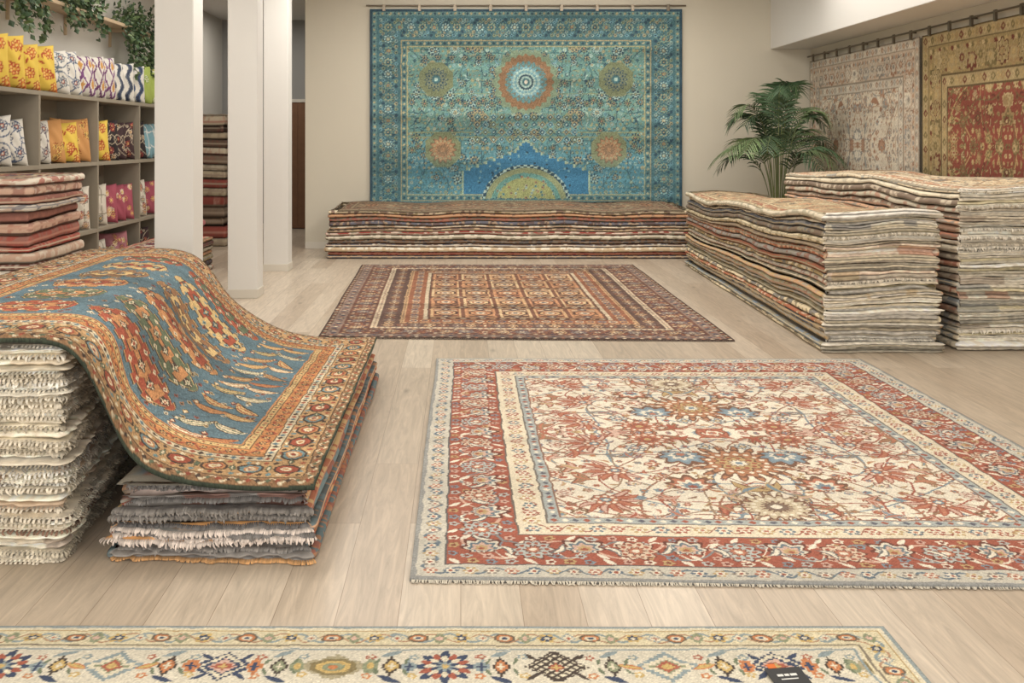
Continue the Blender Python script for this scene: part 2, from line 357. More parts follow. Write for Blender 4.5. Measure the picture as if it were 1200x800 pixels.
box('frame_left',-3.16,-3.1,YR-.07,YR-.001,0,2.36,M_trim,.003,d);box('frame_top',-3.1,-2.25,YR-.07,YR-.001,2.3,2.36,M_trim,.003,d)
for (xa,ya) in ((-2.37,7.76),(-2.37,10.2),(-2.42,12.3)):
    p=empty('pillar');box('shaft',xa,xa+.3,ya,ya+.3,0,ZC,M_white,.006,p)
    box('plinth',xa-.008,xa+.308,ya-.008,ya+.308,0,.09,M_trim,.003,p)

# ============================================================ AREA RUG (ivory / rust)
def ivory_rug():
    rng=np.random.default_rng(7);c=Cv(3.08,3.66,235,IV)
    bw=.6;OUT=C(124,90,72)
    c.scroll(bw,C(160,116,92),.0055,9,7.5,.4);c.scroll(bw,BLUE,.005,6.3,8.2,1.7);c.scroll(bw,C(154,128,104),.0045,12,11,2.6);c.scroll(bw,RED,.0045,10,13,4.1)
    pal=[CORAL,RED,BLUE,GOLD,PINK,C(154,124,94),CORAL,BLUE,C(144,110,90)]
    c.tile(.58,.082,pal,.023,rng)
    big=[(0,.5,.25),(0,1.08,.18),(.37,.12,.15),(.25,.36,.15),(.62,.62,.2),(.66,.2,.16),(.3,.85,.16),(.72,1.02,.18)]
    pts=[]
    for _ in range(2500):
        x=rng.uniform(.0,.93);y=rng.uniform(.0,1.22)
        if all((x-a)**2+(y-b)**2>(R+.03)**2*.8 for a,b,R in big) and all((x-a)**2+(y-b)**2>.13**2 for a,b in pts): pts.append((x,y))
    for x,y in pts:
        k=rng.integers(4);r=rng.uniform(.04,.065);cc=[pal[rng.integers(7)] for _ in range(3)];an=rng.uniform(0,6.28)
        def fn(px,py,sx,sy):
            A=math.atan2(sy*math.sin(an),sx*math.cos(an))
            if k==0:c.flower(px,py,r,8,OUT,cc[0],IV,cc[1])
            elif k==1:c.palm(px,py,r*1.5,A,[OUT,cc[0],IV,cc[1],cc[2]])
            else:
                c.leaf(px,py,r*1.7,r*.5,A,[OUT,cc[0],cc[1]],.5*sx*sy);c.leaf(px,py,r*1.3,r*.34,A+1.3,[cc[1],cc[2]],-.4*sx*sy)
        c.sym(x,y,fn)
    for (x,y,a0) in ((.62,.62,.6),(.72,1.02,2.2),(.66,.2,-.4)):
        for j in range(9):
            an=a0+(j-4)*.42
            def fn(px,py,sx,sy):
                A=math.atan2(sy*math.sin(an),sx*math.cos(an))
                c.leaf(px+.1*math.cos(A),py+.1*math.sin(A),.07,.02,A,[RED,CORAL] if j%2 else [C(154,92,74),PINK],.25*sx*sy)
            c.sym(x,y,fn)
        c.sym(x,y,lambda px,py,sx,sy:c.flower(px,py,.07,8,OUT,CORAL,IV,BLUE))
    def bigf(px,py,R,n,a,b,d):
        for j in range(n):
            an=2*math.pi*j/n;c.leaf(px+R*.78*math.cos(an),py+R*.78*math.sin(an),R*.24,R*.09,an,[OUT,a])
        c.flower(px,py,R*.82,n,OUT,a,IV,b,d);
    c.sym(0,.5,lambda px,py,sx,sy:(bigf(px,py,.27,18,C(180,124,90),GOLD,RED),c.flower(px,py,.12,10,OUT,GOLD,RED,IV,BLUE)))
    c.sym(0,1.08,lambda px,py,sx,sy:bigf(px,py,.19,16,C(196,180,150),C(130,110,96),IV))
    c.sym(.37,.12,lambda px,py,sx,sy:bigf(px,py,.15,12,CORAL,RED,GOLD))
    c.sym(.25,.36,lambda px,py,sx,sy:c.palm(px,py,.19,sy*1.57,[OUT,BLUE,BLUE*1.1,IV,BLUE*.9,CORAL],11))
    c.sym(.3,.85,lambda px,py,sx,sy:c.palm(px,py,.17,-sy*1.57,[OUT,CORAL,IV,BLUE,RED],11))
    c.band(0,.13,C(196,190,174));c.band(.12,.41,RED);c.band(.41,.54,C(216,203,176));c.band(.54,.6,C(162,168,164))
    c.vine(.03,.11,C(110,124,134),.14,.007);c.sides(.07,.075,lambda x,y,a,i:c.rosette(x,y,.03,6,[[CORAL,C(96,112,128),GOLD,C(140,130,120)][i%4],IV,RED]))
    c.vine(.14,.39,C(204,164,142),.46,.008);c.vine(.14,.39,C(130,134,134),.46,.007,math.pi);c.vine(.14,.39,IV,.23,.005,1.)
    for q_,dm in enumerate((.155,.375,.205,.325)):
        c.sides(dm,.073+.007*q_,lambda x,y,a,i:(c.rosette(x,y,.024,5,[[IV,PALE,GOLD,PINK,BLUE][(i*7+q_*3)%5],C(136,74,60)]) if (i*5+q_)%4 else c.leaf(x,y,.035,.012,a+[.7,-.7][i%2],[IV])))
    def mb(x,y,a,i):
        if i%2: c.flower(x,y,.092,10,C(114,70,60),[PALE,C(208,184,158)][(i//2)%2],RED,CORAL,IV)
        else: c.palm(x,y,.125,a,[C(114,70,60),IV*.95,BLUE*.85,PINK,GOLD,RED],9)
    c.sides(.265,.2,mb)
    c.sides(.265,.1,lambda x,y,a,i:(c.leaf(x,y,.055,.017,a+[.6,-.6][(i//2)%2],[C(110,110,110),IV],.4) if i%2 else None))
    c.vine(.43,.53,C(154,90,72),.12,.005);c.sides(.478,.085,lambda x,y,a,i:c.rosette(x,y,.036,6,[[BLUE*.85,RED,GOLD][i%3],IV,CORAL]))
    c.sides(.57,.045,lambda x,y,a,i:c.diamond(x,y,.017,.017,[[RED,IV,C(100,100,110)][i%3]]))
    for t,cl in ((.125,C(104,100,98)),(.41,C(114,104,96)),(.54,C(120,112,104)),(.598,C(144,108,90))): c.band(t-.004,t+.004,cl)
    c.band(0,.018,C(150,150,146))
    c.finish(rng,.05,.06,.0055,18);return c
cv=ivory_rug()
rug_mesh('area_rug',cv,flat_pos([(-.186,3.64),(2.93,3.56),(2.91,7.30),(-.174,7.32)],.014,1),sat=.84)
def fringe(name,a,b,dirv,n,ln,col,z=.006):
    rng=np.random.default_rng(n);a=np.array(a);b=np.array(b);dirv=np.array(dirv)
    V=[];F=[];t=(b-a)/np.linalg.norm(b-a)
    for i in range(n):
        p=a+(b-a)*((i+.5)/n);l=ln*rng.uniform(.7,1.15);sd=rng.normal(0,.25);w=np.linalg.norm(b-a)/n*.5
        e=p+dirv*l+t*sd*l;o=len(V)
        V+= [(*(p-t*w),z+.004),(*(p+t*w),z+.004),(*(e+t*w*.6),z-.002),(*(e-t*w*.6),z-.002)];F.append((o,o+1,o+2,o+3))
    c=np.tile(col,(len(V),1))*rng.uniform(.8,1.05,(len(V),1))
    return mk(name,V,F,c,WOOL,False)
f1=fringe('fringe_front',(-.18,3.645),(2.93,3.565),(0,-1),520,.022,C(214,204,184));f1.parent=bpy.data.objects['area_rug']

# ============================================================ RUG 2 (brown, compartments)
def brown_rug():
    rng=np.random.default_rng(11);DK=C(90,68,60);RU=C(154,100,74);TAN=C(194,156,114);CR=C(202,182,152);NV=C(82,78,88);PL=C(124,92,80);c=Cv(3.38,4.85,110,DK)
    c.band(0,.05,C(82,64,58));c.sides(.03,.07,lambda x,y,a,i:c.diamond(x,y,.02,.022,[CR if i%2 else RU]))
    c.band(.05,.15,C(140,116,102));c.vine(.06,.14,NV,.14,.010);c.sides(.1,.07,lambda x,y,a,i:c.rosette(x,y,.022,5,[[RU,CR,NV][i%3]]))
    c.band(.15,.40,C(112,76,64));c.vine(.17,.38,C(154,134,118),.36,.010);c.vine(.17,.38,RU,.24,.010,1.)
    c.sides(.275,.16,lambda x,y,a,i:c.flower(x,y,.075,8,NV,[C(140,128,122),RU,TAN][i%3],DK,CR))
    for dm in(.19,.36): c.sides(dm,.07,lambda x,y,a,i:c.diamond(x,y,.02,.02,[[TAN,NV,CR][i%3]]))
    c.band(.40,.45,CR*.95);c.sides(.425,.05,lambda x,y,a,i:c.diamond(x,y,.014,.018,[RU if i%2 else NV]));c.band(.45,.64,C(98,76,68))
    c.sides(.545,.12,lambda x,y,a,i:c.diamond(x,y,.055,.08,[[TAN,RU,C(134,120,112)][i%3],DK,CR],.012));c.vine(.45,.63,PL,.1,.008)
    c.band(.64,.68,TAN);c.sides(.66,.05,lambda x,y,a,i:c.diamond(x,y,.014,.018,[DK]))
    c.band(.68,.84,C(146,94,70));c.sides(.76,.1,lambda x,y,a,i:c.gul(x,y,.04,.045,[[CR,TAN,C(134,122,114)][i%3],NV,RU]))
    c.band(.84,.88,CR*.95)
    x0,x1,y0,y1=.89,2.49,.89,3.96;nc,nr=5,5
    c.rect(x0,y0,x1,y1,C(122,84,68))
    for r in range(nr):
        for k in range(nc):
            ax=x0+(x1-x0)*k/nc;bx=x0+(x1-x0)*(k+1)/nc;ay=y0+(y1-y0)*r/nr;by=y0+(y1-y0)*(r+1)/nr;mx=(ax+bx)/2;my=(ay+by)/2
            g=[TAN,C(188,136,98),C(202,172,130)][(r+k)%3]
            c.rect(ax+.018,ay+.06,bx-.018,by-.06,g);c.rect(ax+.04,ay+.085,bx-.04,by-.085,[RU,C(166,120,86),C(130,90,72)][(r*2+k)%3])
            for q in range(6):
                yy=ay+.11+q*(by-ay-.22)/6;c.rect(ax+.055,yy,bx-.055,yy+.03,[DK,g,CR][q%3])
            c.rect(mx-.03,ay+.09,mx+.03,by-.09,C(124,80,62));c.gul(mx,my,.11,.15,[DK,g,RU,CR,NV])
            for sy in(-1,1): c.diamond(mx,my+sy*.2,.05,.06,[NV,CR],.01)
        c.rect(x0,y0+(y1-y0)*r/nr-.045,x1,y0+(y1-y0)*r/nr+.045,C(98,70,58))
        for q in range(18): c.diamond(x0+.045+q*.089,y0+(y1-y0)*r/nr,.032,.036,[CR if q%2 else TAN,DK])
    c.finish(rng,.12,.10,.006,14);return c
rug_mesh('area_rug',brown_rug(),flat_pos([(-1.16,8.14),(2.18,8.0),(2.21,12.9),(-1.27,12.9)],.013,2),sat=.86)
f2=fringe('fringe_front',(-1.15,8.14),(2.17,8.01),(0,-1),260,.03,C(120,104,90));f2.parent=bpy.data.objects['area_rug.001']

# ============================================================ RUNNER
def runner():
    rng=np.random.default_rng(5);G=C(206,196,170);c=Cv(3.3,1.05,240,G)
    DB=C(66,76,100);OR=C(190,120,76);GN=C(136,142,112);YL=C(192,162,98);SL=C(134,148,150);DKB=C(78,68,62)
    c.a[...]=C(202,194,174)
    def mot(x,y,i):
        k=i%5
        if k==0:
            c.diamond(x,y,.095,.085,[DB,G,DB,PINK,RED,YL],.010);
            for sx in(-1,1): c.diamond(x+sx*.095,y,.03,.05,[OR,DB],.01)
            for sx in(-1,1):
                for sy in(-1,1): c.leaf(x+sx*.06,y+sy*.055,.03,.009,.785*sx*sy,[DB])
        elif k==1:
            c.diamond(x,y,.11,.08,[C(160,150,120),G],.012);c.gul(x,y,.07,.05,[C(130,116,80),YL,GN,OR])
            for sx in(-1,1): c.gul(x+sx*.11,y,.022,.04,[GN,YL])
        elif k==2:
            c.rosette(x,y,.095,8,[DB,RED,G,DB,SL,YL],amp=.25)
            for sx in(-1,1): c.diamond(x+sx*.11,y,.03,.045,[SL,DB],.01)
        elif k==3:
            c.diamond(x,y,.1,.085,[SL,G,GN,G],.012);c.diamond(x,y,.04,.035,[RED,YL],.008)
            for sx in(-1,1): c.leaf(x+sx*.11,y,.04,.015,.4*sx,[OR,YL])
        else:
            c.diamond(x,y,.1,.09,[DKB],.010)
            sl,dx,dy=c.win(x,y,.1);m=(np.abs(dx)/.1+np.abs(dy)/.09<.9)&((np.abs(((dx+dy)/.03)%1-.5)>.2)&(np.abs(((dx-dy)/.03)%1-.5)>.2));c.a[sl][m]=G
            c.diamond(x,y,.03,.03,[RED,YL],.01)
            for sx in(-1,1):
                for sy in(-1,1): c.leaf(x+sx*.07,y+sy*.055,.035,.008,.785*sx*sy,[DKB])
    for row,yy in enumerate((1.05-.255,1.05-.5,1.05-.76)):
        for i in range(10): mot(.20+i*.335,yy,[1,2,3,0,1,2,4,3,0,1][i]+row*2)
        for i in range(11):
            X=.035+i*.335
            c.diamond(X,yy,.032,.06,[DKB,[OR,GN,YL][i%3],G],.008);c.leaf(X,yy+.075,.04,.012,.5,[SL]);c.leaf(X,yy-.075,.04,.012,-.5,[DB])
            for dx,dy,cl in ((-.065,.055,RED),(.07,-.05,YL),(.07,.055,SL),(-.065,-.055,OR)): c.rosette(X+dx,yy+dy,.018,5,[cl,G])
            for dx in(-.04,.045): c.leaf(X+dx,yy+.03,.022,.006,1.2,[C(110,120,96)]);c.leaf(X+dx,yy-.03,.022,.006,-1.2,[C(110,120,96)])
    c.band(0,.14,C(204,192,158));c.band(.0,.014,C(140,150,150));c.band(.014,.028,G)
    c.vine(.04,.12,SL,.16,.006);c.vine(.04,.12,C(170,130,100),.16,.004,2.)
    def sm(x,y,a,i):
        k=i%4
        if k==0:c.gul(x,y,.034,.026,[C(110,96,80),OR,G,DB])
        elif k==1:c.diamond(x,y,.03,.03,[SL,G,RED],.006)
        elif k==2:c.rosette(x,y,.03,6,[YL,DB,G])
        else:c.diamond(x,y,.026,.034,[GN,PINK],.006)
    c.sides(.08,.068,sm)
    c.band(.125,.133,C(130,120,104));c.band(.030,.035,C(170,140,90));c.band(.148,.155,SL)
    c.finish(rng,.05,.06,.004,20);return c
rug_mesh('runner_rug',runner(),flat_pos([(-1.92,2.25),(1.38,2.25),(1.385,3.275),(-1.92,3.285)],.014,3))
tg=empty('rug_label')
box('card',-.055,.055,-.045,.045,-.001,.001,M_black,.0,tg);box('sticker',-.04,-.015,.045,.065,.0,.002,M_orange,0,tg)
for i,(a,b) in enumerate(((-.03,-.012),(-.008,.006),(.010,.030))): box('print_%d'%i,a,b,.004,.014,.001,.0016,M_tagw,0,tg)
box('print_line',-.026,.026,-.012,-.008,.001,.0016,M_tagw,0,tg)
tg.location=(.965,2.955,.022);tg.rotation_euler=(math.radians(4),0,math.radians(8))

# ============================================================ HANGING BLUE RUG
def blue_rug():
    rng=np.random.default_rng(21);w,h=4.62,3.3
    T1=C(70,116,124);T2=C(104,152,152);GR=C(138,150,112);OL=C(160,152,114);DN=C(56,82,98);AQ=C(158,188,178);OC=C(166,128,94);LB=C(112,160,172);TL=C(90,140,144)
    c=Cv(w,h,115,T1)
    mix=np.clip((c.Y-1.0)/.6+.5*(vn(c.X*1.2,c.Y*3)-.5),0,1)[...,None]
    c.a=(C(84,140,156)*(1-mix)+C(104,148,140)*mix)
    c.scroll(.5,TL*.8,.007,9,9,.5);c.scroll(.5,DN,.005,14,12,2.)
    pal=[GR,OL,DN,AQ,C(88,130,122),T1,LB,GR,OL]
    c.tile(.52,.072,pal,.027,rng,(0,0,3,2),False)
    for _ in range(70):
        x=rng.uniform(0,1.7);y=rng.uniform(.75,2.75);r=rng.uniform(.05,.08)
        for sx in(-1,1): c.rosette(w/2+sx*x,y,r,8,[DN,[GR,OL,AQ][_%3],DN,[OC,LB,OL][_%3]])
    for yy in (1.40,1.47,2.04): c.rect(.6,yy,w-.6,yy+.012,GR)
    cx=w/2;my=h-1.08
    c.rosette(cx,my,.5,16,[C(120,142,116),TL],amp=.05);c.rosette(cx,my,.42,24,[OC*.85,TL,C(130,150,120),TL],amp=.04)
    c.flower(cx,my,.32,20,C(130,116,90),TL,AQ,OC);c.rosette(cx,my,.24,20,[LB,AQ,C(106,156,168),AQ,DN,AQ,T1,C(214,210,190)],amp=.05)
    for sx in(-1,1):
        c.gul(cx+sx*1.33,my+.04,.25,.25,[GR*.85,TL],1.41);c.flower(cx+sx*1.33,my+.04,.18,14,DN,C(118,128,104),DN,T1,AQ)
        c.gul(cx+sx*1.23,my-1.0,.26,.26,[GR*.9,C(84,132,142)],1.41);c.flower(cx+sx*1.23,my-1.0,.21,14,C(120,98,78),OC,OL,C(144,118,90),OC)
        for yy in (.55,-.5): c.flower(cx+sx*.72,my+yy,.13,10,DN,OL,DN,GR);c.flower(cx+sx*1.05,my+yy*.9,.09,10,DN,AQ,T1,OL)
        for k in range(6): c.rosette(cx+sx*(.5+.2*k),my-.32,.06,8,[DN,GR,DN,OC]);c.rosette(cx+sx*(.5+.2*k),my+.36,.05,8,[DN,OL,DN])
    for i in range(-6,7):
        for j in range(4): c.diamond(cx+i*.12,my-.52-j*.11,.055,.055,[[LB,GR,TL,OL][(i+j)%4],DN,AQ])
    B1=C(76,116,124)
    c.band(0,.55,B1);c.vine(.1,.46,C(106,148,146),.24,.010);c.vine(.1,.46,GR*.9,.17,.008,1.5);c.vine(.1,.46,DN,.12,.007,.5)
    for dm in(.16,.2,.34,.39): c.sides(dm,.085,lambda x,y,a,i:c.rosette(x,y,.028,6,[[AQ*.9,OL,GR,DN,LB][(i+int(dm*50))%5],DN]))
    c.sides(.27,.17,lambda x,y,a,i:c.flower(x,y,.08,8,DN,[TL,C(100,144,136),C(78,120,132)][i%3],[GR,OL,AQ][i%3],[OC,DN,OL][i%3]))
    c.band(.0,.035,DN);c.band(.035,.1,C(98,134,132));c.sides(.067,.06,lambda x,y,a,i:c.diamond(x,y,.022,.022,[OL if i%2 else DN]))
    c.band(.455,.475,OL);c.band(.475,.54,C(84,124,126));c.sides(.507,.06,lambda x,y,a,i:c.diamond(x,y,.024,.024,[C(172,168,130) if i%2 else DN]));c.band(.54,.56,C(164,164,120))
    lo=np.clip((1.25-c.Y)/.3,0,1)[...,None]*.35;c.a=c.a*(1-lo)+(c.a*.5+C(76,132,152)*.5)*lo
    # stepped prayer gable with arch beneath
    ax=np.abs(c.X-cx);pk=my-.88
    step=np.round((pk-c.Y)/.045)*.045
    hw=np.where(step<.16,step*.9+.02,np.clip(.16+(step-.16)*2.7,0,.92))
    c.a[(ax<hw+.03)&(c.Y<pk+.03)&(c.Y>.56)]=C(150,176,150);m=(ax<hw)&(c.Y<pk)&(c.Y>.56);c.a[m]=C(62,122,160)
    for q in range(90):
        x=rng.uniform(-.85,.85);y=rng.uniform(.6,pk)
        if abs(x)<(.16+(pk-y-.16)*2.2)-.05: c.rosette(cx+x,y,.02,5,[[LB,DN,C(90,150,170)][q%3]])
    arch=(ax/.66)**2+((c.Y-(pk-.92))/.58)**2;mm=(c.Y>.5)
    c.a[(arch<1.0)&mm]=DN;c.a[(arch<.84)&mm]=GR;c.a[(arch<.62)&mm]=C(98,150,142);c.a[(arch<.45)&mm]=C(150,158,104)
    ck=((np.round(c.X/.05)+np.round(c.Y/.05))%2==0);c.a[(arch<1)&(arch>.86)&mm&ck]=AQ
    for q in range(60):
        x=rng.uniform(-.5,.5);y=rng.uniform(.5,.95)
        if (x/.66)**2+((y-(pk-.92))/.58)**2<.55: c.rosette(cx+x,y,.022,5,[[OL,TL,OC,AQ][q%4],DN])
    c.finish(rng,.14,.10,.006,14);return c
def hang_pos(x0,z0,y):
    def f(X,Y):
        rip=.012*(vn(X*2.2,Y*.4,4)-.5)+.006*np.sin(X*9)*np.clip(Y/Y.max(),0,1)
        return np.stack([x0+X,y+rip,z0+Y],-1),(0,1,0)
    return f
rug_mesh('hanging_rug',blue_rug(),hang_pos(-1.345,.25,YB-.05),.012,sat=.82)
def rail(name,a,b,z,nrm,n,clipz):
    e=empty(name);a=np.array(a);b=np.array(b);t=(b-a)/np.linalg.norm(b-a)
    cu=bpy.data.curves.new('rod','CURVE');cu.dimensions='3D';s=cu.splines.new('POLY');s.points.add(1);s.points[0].co=(*a,z,1);s.points[1].co=(*b,z,1);cu.bevel_depth=.011;cu.use_fill_caps=True
    ro=bpy.data.objects.new('rod',cu);sc.collection.objects.link(ro);ro.parent=e;cu.materials.append(M_metal)
    nn=np.array(nrm)
    for i in range(n):
        p=a+(b-a)*((i+.5)/n);h=.022*np.abs(t)+.012*np.abs(nn);
        box('clip_%d'%i,p[0]-h[0],p[0]+h[0],p[1]-h[1],p[1]+h[1],clipz,z+.02,M_metal,.003,e)
        if i%3==1:
            q=p+nn*-.03;h2=.015*np.abs(t)+.028*np.abs(nn)
            box('bracket_%d'%i,q[0]-h2[0],q[0]+h2[0],q[1]-h2[1],q[1]+h2[1],z-.015,z+.015,M_metal,.002,e)
    return e
rail('rug_hanging_rail',(-1.4,YB-.062),(3.33,YB-.062),3.60,(0,-1),9,3.52)
def wall_pos(y0,z0,x):
    def f(X,Y):
        rip=.012*(vn(X*2.5,Y*.4,8)-.5)+.008*np.sin(X*8)
        return np.stack([x+rip,y0-X,z0+Y],-1),(1,0,0)
    return f
A=generic(3.55,2.45,85,C(204,192,170),C(190,170,148),C(192,182,164),[C(140,132,122),C(172,136,110),C(150,148,142),C(154,116,92),C(210,200,180)],.55,31,1.3,C(144,132,116),.85)
rug_mesh('hanging_rug',A,wall_pos(14.82,.32,W1-.05),sat=.9)
Bv=generic(3.5,2.45,95,C(140,74,60),C(150,130,86),C(164,144,102),[C(174,148,98),C(116,102,66),C(182,160,116),C(112,62,50),C(158,130,88)],.62,32,1.5,C(98,82,56),.8)
rug_mesh('hanging_rug',Bv,wall_pos(11.2,.32,W1-.055),sat=.86)
rail('rug_hanging_rail',(W1-.065,14.85),(W1-.065,7.6),2.84,(-1,0),16,2.75)

# ============================================================ PILES
REDS=[C(150,72,62),C(182,116,92),C(206,190,160),C(116,90,82),C(188,160,124),C(98,98,108),C(132,124,106),C(178,130,94),C(148,64,60),C(212,202,182),C(104,82,74),C(152,136,96)]
BEI=[C(228,220,204),C(216,206,188),C(206,194,174),C(224,216,200),C(196,186,168),C(236,230,218)]
MIX=[C(160,100,74),C(146,126,88),C(186,156,110),C(110,120,130),C(210,194,160),C(136,84,68),C(144,138,116),C(112,96,80),C(180,128,94),C(222,210,182),C(124,112,86),C(98,100,108),C(196,184,160),C(150,144,136)]
top1=generic(5.0,1.18,60,C(126,104,84),C(118,80,66),C(154,134,108),[C(86,68,62),C(166,124,92),C(158,148,120)],.2,41,1.5)
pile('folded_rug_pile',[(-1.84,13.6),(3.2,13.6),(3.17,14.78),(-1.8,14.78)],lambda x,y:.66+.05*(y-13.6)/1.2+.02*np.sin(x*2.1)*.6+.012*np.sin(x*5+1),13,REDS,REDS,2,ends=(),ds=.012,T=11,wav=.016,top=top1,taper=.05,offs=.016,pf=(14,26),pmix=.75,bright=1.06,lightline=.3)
top2=generic(.95,5.4,70,C(156,136,106),C(144,98,76),C(182,164,130),[C(106,94,78),C(168,122,90),C(190,176,142)],.2,42,1.5)
EB=[C(214,202,178),C(200,188,164),C(226,218,202),C(192,180,156),C(176,166,150),C(218,196,176),C(162,154,138),C(186,174,138),C(228,220,208),C(206,200,190)]
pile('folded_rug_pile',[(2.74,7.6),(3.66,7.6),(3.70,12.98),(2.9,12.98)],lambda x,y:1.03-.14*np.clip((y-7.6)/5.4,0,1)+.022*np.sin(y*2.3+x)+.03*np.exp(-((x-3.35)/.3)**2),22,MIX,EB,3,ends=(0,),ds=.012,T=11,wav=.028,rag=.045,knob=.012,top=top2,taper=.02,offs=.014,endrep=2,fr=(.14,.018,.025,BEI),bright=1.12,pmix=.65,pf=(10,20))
top3=generic(1.2,4.1,70,C(200,184,154),C(178,132,104),C(210,196,170),[C(154,122,94),C(130,122,112),C(190,158,120)],.25,43,1.4)
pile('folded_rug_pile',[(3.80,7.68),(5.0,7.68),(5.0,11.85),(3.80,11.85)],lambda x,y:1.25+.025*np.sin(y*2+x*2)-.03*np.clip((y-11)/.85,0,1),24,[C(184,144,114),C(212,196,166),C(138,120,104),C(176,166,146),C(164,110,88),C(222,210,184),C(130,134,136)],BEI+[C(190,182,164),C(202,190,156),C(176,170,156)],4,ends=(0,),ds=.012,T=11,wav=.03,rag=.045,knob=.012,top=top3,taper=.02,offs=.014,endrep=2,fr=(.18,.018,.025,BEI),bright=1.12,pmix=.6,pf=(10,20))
plain=generic(1.,3.,20,C(200,180,150),RED,IV,[BLUE,GOLD],.2,1)
CRM=[C(238,229,210),C(226,214,192),C(214,202,178),C(232,220,198),C(204,192,170)]
pile('folded_rug_pile',[(-2.5,3.83),(-1.50,3.80),(-1.88,6.84),(-2.5,6.7)],lambda x,y:.82+0*x,20,[C(150,110,80),C(110,90,80),C(190,170,140)],CRM,5,ends=(0,1),ds=.0085,T=15,wav=.022,rag=.028,knob=.014,top=plain,taper=.0,offs=.010,endrep=2,fr=(.5,.014,.02,CRM+[C(240,235,224),C(144,112,94),C(156,152,142)]),bright=1.12)
SHAG=[C(128,124,121),C(146,141,136),C(116,112,110),C(156,150,144),C(136,130,124)]
pile('folded_rug_pile',[(-1.35,3.82),(-.55,3.81),(-.56,6.84),(-1.3,6.84)],lambda x,y:.29-.055*(y-3.8)/3.05,8,[C(152,82,64),C(92,98,98),C(196,164,114),C(120,104,82),C(172,114,78),C(100,118,122),C(190,174,146)],SHAG+[C(212,152,92),C(220,196,184),C(204,196,178)],16,ends=(0,),ds=.008,T=15,wav=.014,rag=.03,knob=.016,top=plain,taper=.03,offs=.012,endrep=2,fr=(.6,.011,.022,SHAG+SHAG+[C(214,160,104),C(222,206,194)]),bright=1.12,pmix=.75)
pile('folded_rug_pile',[(-4.2,7.2),(-3.08,7.2),(-3.12,8.3),(-4.2,8.3)],lambda x,y:1.33+0*x,20,[C(170,80,68),C(212,202,184),C(152,102,90),C(192,158,136),C(90,90,106),C(218,208,192),C(178,118,100)],BEI,6,ends=(),ds=.014,T=11,wav=.024,top=generic(1.2,1.1,60,C(150,90,78),C(138,74,66),C(190,176,152),[GOLD,NAVY],.2,44),offs=.022,pmix=.6,bright=1.04)
pile('folded_rug_pile',[(-3.82,10.6),(-3.1,10.6),(-3.1,12.6),(-3.82,12.6)],lambda x,y:.40+0*x,7,REDS,BEI,7,ends=(),ds=.02,top=generic(.75,2.,70,C(150,66,56),C(188,96,84),C(200,180,150),[GOLD,NAVY,IV],.15,45))
pile('folded_rug_pile',[(-4.2,15.2),(-3.56,15.2),(-3.56,16.3),(-4.2,16.3)],lambda x,y:2.0+0*x,15,[C(140,114,92),C(170,154,128),C(148,72,62),C(120,102,86),C(190,176,152),C(110,88,74)],BEI,8,ends=(),ds=.02,top=generic(.7,1.,30,C(150,60,50),C(190,90,80),C(200,180,150),[GOLD,NAVY,IV],.15,45),offs=.03,pmix=.25)

